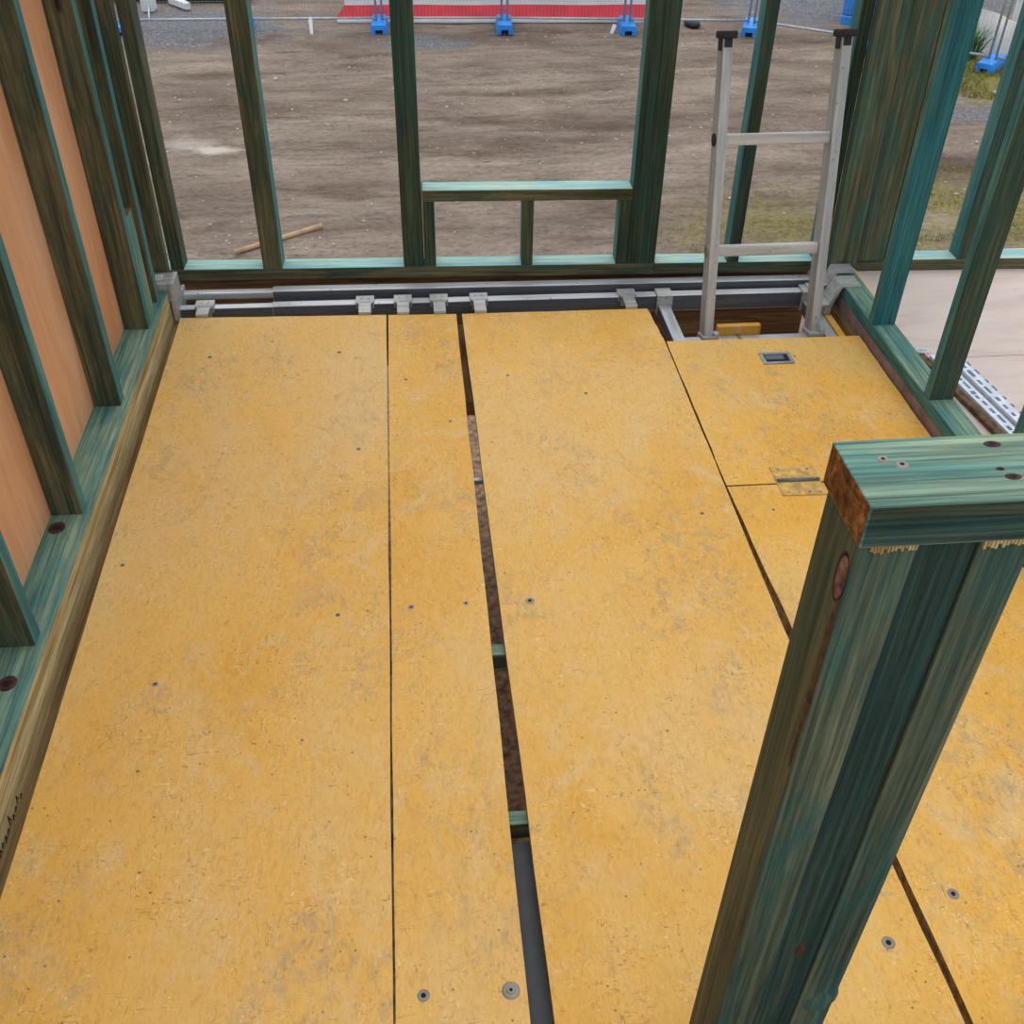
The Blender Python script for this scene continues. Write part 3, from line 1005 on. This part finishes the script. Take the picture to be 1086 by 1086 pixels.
def foot_mesh():
    bm = bmesh.new()
    # tapered block, long across the fence, with a hand hole in its front end
    w, l, h = .145, .36, .15
    prism(bm, [(-w, 0), (-w * .42, 0), (-w * .42, .075), (w * .42, .075), (w * .42, 0), (w, 0), (w * .80, h), (-w * .80, h)], 'y', -l, -l + .10)
    prism(bm, [(-w, 0), (w, 0), (w * .80, h), (-w * .80, h)], 'y', -l + .10, l)
    return bm


fm_ = None
for i in range(1, 10):
    a = Vector(JO[i])
    d = Vector(JO[min(i + 1, len(JO) - 1)]) - Vector(JO[i - 1])
    t = thing('fence_block', foot_lab[i], 'fence foot', (a.x, a.y, G), math.atan2(d.y, d.x), 'blue fence feet')
    if fm_ is None:
        o1 = link('block', foot_mesh(), [M['blue']], t)
        bm = bmesh.new()
        bm_box(bm, -.058, .058, -.268, -.262, .0, .073)
        o2 = link('hand_hole_shade', bm, [M['bluedark']], t)
        fm_ = (o1, o2)
    else:
        for q in fm_:
            c = q.copy()
            COL.objects.link(c)
            c.parent = t

# red and white barrier behind the fence
bar = thing('barrier_banner', 'white mesh barrier with a red bottom band standing behind the fence', 'barrier', (1.66, 19.45, G), -.035)
bm = bmesh.new()
n = 60
v0 = []
for i in range(n + 1):
    x = -2.62 + 5.3 * i / n
    yy = .02 * math.sin(x * 3.1)
    v0.append((x, yy))
for (z0, z1, y0, y1, mi) in ((.03, .23, -.14, 0, 0),):
    for i in range(n):
        (xa, ya), (xb, yb_2) = v0[i], v0[i + 1]
        ex = -.18 if i == 0 else 0
        q = [bm.verts.new((xa + ex, ya + y0, z0)), bm.verts.new((xb, yb_2 + y0, z0)), bm.verts.new((xb, yb_2 + y1, z1)), bm.verts.new((xa, ya + y1, z1))]
        q2 = [bm.verts.new(v.co + Vector((0, .03, 0))) for v in q]
        bm.faces.new(q)
        bm.faces.new(q2[::-1])
        bm.faces.new((q[3], q[2], q2[2], q2[3]))
        bm.faces.new((q[0], q2[0], q2[1], q[1]))
bmesh.ops.remove_doubles(bm, verts=bm.verts, dist=.0005)
link('red_band', bm, [M['red']], bar)
bm = bmesh.new()
for i in range(n):
    (xa, ya), (xb, yb_2) = v0[i], v0[i + 1]
    q = [bm.verts.new((xa, ya, .23)), bm.verts.new((xb, yb_2, .23)), bm.verts.new((xb, yb_2, 1.5)), bm.verts.new((xa, ya, 1.5))]
    q2 = [bm.verts.new(v.co + Vector((0, .02, 0))) for v in q]
    bm.faces.new(q)
    bm.faces.new(q2[::-1])
    bm.faces.new((q[3], q[2], q2[2], q2[3]))
bmesh.ops.remove_doubles(bm, verts=bm.verts, dist=.0005)
link('white_mesh', bm, [M['mesh']], bar)
bm = bmesh.new()
bm_box(bm, -2.75, 2.75, -.26, -.17, .0, .05, .01)
link('base_tube', bm, [M['white']], bar)

# portable toilet
pt = thing('portable_toilet', 'bright blue portable toilet corner behind the ladder top', 'portable toilet', (8.32, 19.05, G), -.45)
bm = bmesh.new()
bm_box(bm, -.51, .51, -.51, .51, 0, .16, .03)
bm_box(bm, -.50, .50, -.50, .50, .16, 2.1, .03)
link('body', bm, [M['blue']], pt)
bm = bmesh.new()
bm_box(bm, -.34, .34, -.525, -.500, .22, 1.95, .01)
dd = link('door', bm, [M['blue']], pt)
bm = bmesh.new()
bm_box(bm, .20, .30, -.540, -.524, 1.0, 1.12, .004)
link('latch', bm, [M['white']], dd)
bm = bmesh.new()
bm_box(bm, -.54, .54, -.54, .54, 2.1, 2.2, .04)
link('roof', bm, [M['white']], pt)

# white bits beyond the fence on the left
bm = bmesh.new()
bm_box(bm, -2.0, 1.2, -.15, .15, 0, .22, .05)
o = link('tarp_roll', bm, [M['tarp']], None, (-3.9, 20.95, G))
tag(o, 'black rolled tarp lying on the gravel behind the fence at left', 'tarp')
bm = bmesh.new()
prism(bm, [(-.05, -.25), (.05, -.25), (.09, .35), (-.09, .35)], 'z', 0, .10)
o = link('white_stake', bm, [M['white']], None, (-3.88, 20.45, G + .02))
o.rotation_euler = (0, 0, .6)
tag(o, 'white plastic stake lying angled beside the black tarp', 'stake')
bm = bmesh.new()
bm_box(bm, -.11, .11, -.14, .14, 0, .28, .02)
tube(bm, (.02, -.14, .1), (.10, -.62, .01), .012, 6)
o = link('white_tub', bm, [M['white']], None, (-4.42, 20.3, G))
tag(o, 'small white tub at the left end of the black tarp', 'tub')
bm = bmesh.new()
prism(bm, [(-.022, 0), (.022, 0), (.034, .24), (.0, .30), (-.034, .22)], 'y', -.02, .02)
o = link('white_peg', bm, [M['white']], None, (-1.49, 18.55, G))
o.rotation_euler = (-.5, 0, .1)
tag(o, 'white plastic peg leaning on the fence rail left of the barrier', 'peg')
bm = bmesh.new()
prism(bm, [(-.02, 0), (.02, 0), (.03, .16), (-.03, .16)], 'y', -.02, .02)
o = link('white_peg', bm, [M['white']], None, (3.52, 18.40, G))
o.rotation_euler = (-.5, .5, 0)
tag(o, 'tiny white peg beside the blue foot at the double stud', 'peg')
bm = bmesh.new()
bmesh.ops.create_icosphere(bm, subdivisions=2, radius=1)
for v in bm.verts:
    v.co = Vector((v.co.x * .14 * (1 + .5 * noise.noise(v.co * 2)), v.co.y * .24, v.co.z * .07))
o = link('dark_rag', bm, [M['tarp']], None, (5.02, 18.85, G + .05), True)
tag(o, 'dark crumpled rag on the dirt just right of the double stud', 'rag')

# right side: white sheet, weeds, debris
bm = bmesh.new()
q = [(9.44, 17.55, .0), (9.48, 15.98, .0), (9.70, 16.30, .52), (9.56, 17.70, .52)]
q = [Vector((p[0] - 10.3, p[1] - 17.5, p[2])) for p in q]
nrm = (q[1] - q[0]).cross(q[3] - q[0]).normalized() * .04
a = [bm.verts.new(p) for p in q]
b = [bm.verts.new(p + nrm) for p in q]
bm.faces.new(a[::-1])
bm.faces.new(b)
for i in range(4):
    bm.faces.new((a[i], a[(i + 1) % 4], b[(i + 1) % 4], b[i]))
bmesh.ops.subdivide_edges(bm, edges=bm.edges[:], cuts=6, use_grid_fill=True)
for v in bm.verts:
    v.co.z += .05 * noise.noise(v.co * 1.6)
o = link('white_sheet', bm, [m_plain('white_sheeting', (222, 218, 212), .6, var=.07, scale=3)], None, (10.3, 17.5, G))
tag(o, 'large white sheet lying propped behind the weeds at far right', 'sheet')
bm = bmesh.new()
bm_box(bm, -.35, .35, -.02, .02, 0, 1.3, .01)
o = link('white_board', bm, [M['white']], None, (10.35, 17.35, G))
o.rotation_euler = (-.08, 0, -.5)
tag(o, 'upright white board at the far right edge', 'board')


def blades(name, patches, mat, seed, parent=None, loc=(0, 0, 0)):
    random.seed(seed)
    bm = bmesh.new()
    for (cx, cy, rx, ry, n, h0, h1, w) in patches:
        for _ in range(n):
            r, t = math.sqrt(random.random()), random.random() * 2 * math.pi
            x, y = cx + rx * r * math.cos(t), cy + ry * r * math.sin(t)
            if noise.noise(Vector((x * 1.1, y * 1.6, 9))) < -.05:
                continue
            h = h0 + (h1 - h0) * random.random()
            a = random.random() * 2 * math.pi
            dx, dy = math.cos(a) * w, math.sin(a) * w
            lx, ly = (random.random() - .5) * h * 1.3, (random.random() - .5) * h * 1.3
            z = hz(x, y)
            p = [bm.verts.new((x - dx, y - dy, z - .005)), bm.verts.new((x + dx, y + dy, z - .005)),
                 bm.verts.new((x + lx * .5 + dx * .6, y + ly * .5 + dy * .6, z + h * .65)), bm.verts.new((x + lx * .5 - dx * .6, y + ly * .5 - dy * .6, z + h * .65)),
                 bm.verts.new((x + lx, y + ly, z + h))]
            bm.faces.new((p[0], p[1], p[2], p[3]))
            bm.faces.new((p[3], p[2], p[4]))
    return link(name, bm, [mat], parent, loc)


g = blades('short_grass', [(4.2, 10.3, 1.9, 1.5, 2600, .015, .045, .004), (6.8, 10.8, 1.6, 1.4, 5200, .02, .06, .004), (9.4, 16.2, 2.4, 1.7, 9000, .03, .10, .007), (11.5, 22.0, 3.5, 2.0, 7000, .04, .1, .01)], M['grass'], 21)
tag(g, 'thin patches of short yellow-green grass on the dirt', 'grass', None, 'stuff')
g = blades('weed_clump', [(9.02, 16.95, .34, .35, 700, .20, .55, .016)], M['weed'], 22)
tag(g, 'tall green weeds in front of the white sheet at far right', 'weeds', None, 'stuff')

# stick on the dirt
bm = bmesh.new()
a, b = Vector((-1.84, 10.20, G + .035)), Vector((-.97, 10.80, G + .035))
mid = (a + b) / 2
prv = None
for i in range(2):
    p = a.lerp(b, i) - mid
    if prv is not None:
        tube(bm, prv, p, .030, 8)
        for v in bm.verts:
            if v.co.x < 0:
                v.co += (prv - v.co) * Vector((.2, .2, .2)).x
    prv = p
o = link('timber_stick', bm, [m_plain('bare_stick', (190, 156, 124), .8, var=.08, scale=8)], None, mid)
tag(o, 'pale brown wooden stick lying on the dirt behind the second stud', 'stick')

# stones
STN = [(-1.89, 16.10, 0.056), (-3.14, 15.22, 0.036), (-2.71, 15.18, 0.030), (-0.83, 15.08, 0.048), (-2.22, 14.01, 0.027), (-1.39, 12.38, 0.025), (-1.34, 11.65, 0.025), (-0.52, 10.94, 0.028), (-0.48, 10.69, 0.020), (-1.24, 10.31, 0.028), (-1.11, 10.30, 0.025), (-0.83, 10.39, 0.022), (-0.98, 10.53, 0.024), (-1.06, 10.51, 0.020), (-0.34, 13.06, 0.026), (-1.07, 14.15, 0.029), (-1.07, 13.89, 0.025), (-0.44, 11.40, 0.027), (-2.54, 15.87, 0.032), (-1.76, 14.54, 0.025), (-2.08, 10.62, 0.020), (-1.94, 10.64, 0.023), (-1.95, 10.50, 0.026), (-1.72, 10.67, 0.022), (0.57, 14.80, 0.036), (0.79, 14.91, 0.028), (2.98, 15.34, 0.026), (2.71, 13.39, 0.025), (2.73, 13.35, 0.026), (1.62, 12.52, 0.025), (1.66, 12.58, 0.024), (1.73, 13.70, 0.025), (1.15, 17.26, 0.030), (2.40, 18.35, 0.033), (0.38, 13.16, 0.025), (1.27, 13.47, 0.023), (3.71, 11.35, 0.036), (4.21, 10.87, 0.024), (5.61, 14.73, 0.029), (4.28, 16.31, 0.028), (3.95, 13.75, 0.030), (3.80, 13.75, 0.029), (4.16, 14.01, 0.025), (7.43, 12.92, 0.040), (6.44, 11.32, 0.025), (6.60, 11.43, 0.025), (8.62, 14.91, 0.064), (-3.75, 18.05, 0.032), (-3.22, 15.33, 0.031), (-3.99, 18.62, 0.034)]


def stone_mesh(seed):
    bm = bmesh.new()
    bmesh.ops.create_icosphere(bm, subdivisions=2, radius=1)
    for v in bm.verts:
        k = 1 + .35 * noise.noise(v.co * 1.3 + Vector((seed, 0, 0)))
        v.co = Vector((v.co.x * k, v.co.y * k * .8, v.co.z * k * .65))
    return bm


protos = []
random.seed(5)
for i, (x, y, s) in enumerate(STN):
    if i < 4:
        o = link('stone', stone_mesh(i * 3.7), [M['stone']], None, None, True)
        protos.append(o)
    else:
        o = protos[i % 4].copy()
        COL.objects.link(o)
    o.location = (x, y, hz(x, y) + s * .25)
    s *= .72
    o.scale = (s, s, s)
    o.rotation_euler = (0, 0, random.random() * 6)
    tag(o, 'small pale stone lying on the bare brown dirt', 'stone', 'pale stones scattered on the dirt')
bm = bmesh.new()
random.seed(12)
for _ in range(1200):
    y = 8.5 + 12.0 * random.random()
    x = -6 + 15 * random.random()
    if noise.noise(Vector((x * .5, y * .5, 3))) < -.12 and random.random() < .8:
        continue
    r = .005 + .012 * random.random() ** 3 + .0005 * (y - 8)
    z = hz(x, y)
    m = Matrix.Translation((x, y, z + r * .2)) @ Matrix.Rotation(random.random() * 6, 4, 'Z') @ Matrix.Diagonal((r * 1.3, r, r * .7, 1))
    bmesh.ops.create_icosphere(bm, subdivisions=1, radius=1, matrix=m)
o = link('pebbles', bm, [M['stone']], None, None, True)
tag(o, 'fine pale pebbles and grit sprinkled over the dirt', 'pebbles', None, 'stuff')

# ------------------------------------------------------------------ light
w = bpy.data.worlds.new('World')
S.world = w
w.use_nodes = True
nt = w.node_tree
bg = nt.nodes['Background']
tc = nt.nodes.new('ShaderNodeTexCoord')
sp = nt.nodes.new('ShaderNodeSeparateXYZ')
rp = nt.nodes.new('ShaderNodeValToRGB')
nt.links.new(tc.outputs['Generated'], sp.inputs[0])
nt.links.new(sp.outputs['Z'], rp.inputs['Fac'])
e = rp.color_ramp.elements
e[0].position, e[0].color = 0.0, (.62, .68, .74, 1)
e[1].position, e[1].color = .9, (.93, .97, 1.0, 1)
nt.links.new(rp.outputs['Color'], bg.inputs['Color'])
bg.inputs['Strength'].default_value = 0.95
sd = bpy.data.lights.new('Sun', 'SUN')
sd.energy = .9
sd.angle = math.radians(70)
sd.color = (1.0, .97, .92)
so = bpy.data.objects.new('Sun', sd)
COL.objects.link(so)
so.rotation_euler = Vector((.1, -.55, -1)).to_track_quat('-Z', 'Y').to_euler()

# ------------------------------------------------------------------ camera
cd = bpy.data.cameras.new('Camera')
cd.sensor_fit = 'HORIZONTAL'
cd.sensor_width = 36
cd.lens = 36 * 1095.6 / 1086
cd.clip_start = .02
cd.clip_end = 300
co = bpy.data.objects.new('Camera', cd)
COL.objects.link(co)
ro, pi_, ya = .0171684, .68228194, .10689346
B = Matrix(((1, 0, 0), (0, 0, -1), (0, 1, 0)))
Ry = Matrix(((math.cos(ya), -math.sin(ya), 0), (math.sin(ya), math.cos(ya), 0), (0, 0, 1)))
Rp = Matrix(((1, 0, 0), (0, math.cos(pi_), -math.sin(pi_)), (0, math.sin(pi_), math.cos(pi_))))
Rr = Matrix(((math.cos(ro), -math.sin(ro), 0), (math.sin(ro), math.cos(ro), 0), (0, 0, 1)))
R = Rr @ Rp @ B @ Ry                       # world -> (right, down, forward)
C = Matrix((R[0], -R[1], -R[2])).transposed()   # columns: right, up, back
co.matrix_world = Matrix.Translation((0, 0, 1.42)) @ C.to_4x4()
S.camera = co

vs = S.view_settings
vs.view_transform = 'Standard'
vs.look = 'None'
vs.gamma = 1
vs.use_curve_mapping = False
vs.exposure = 0.2
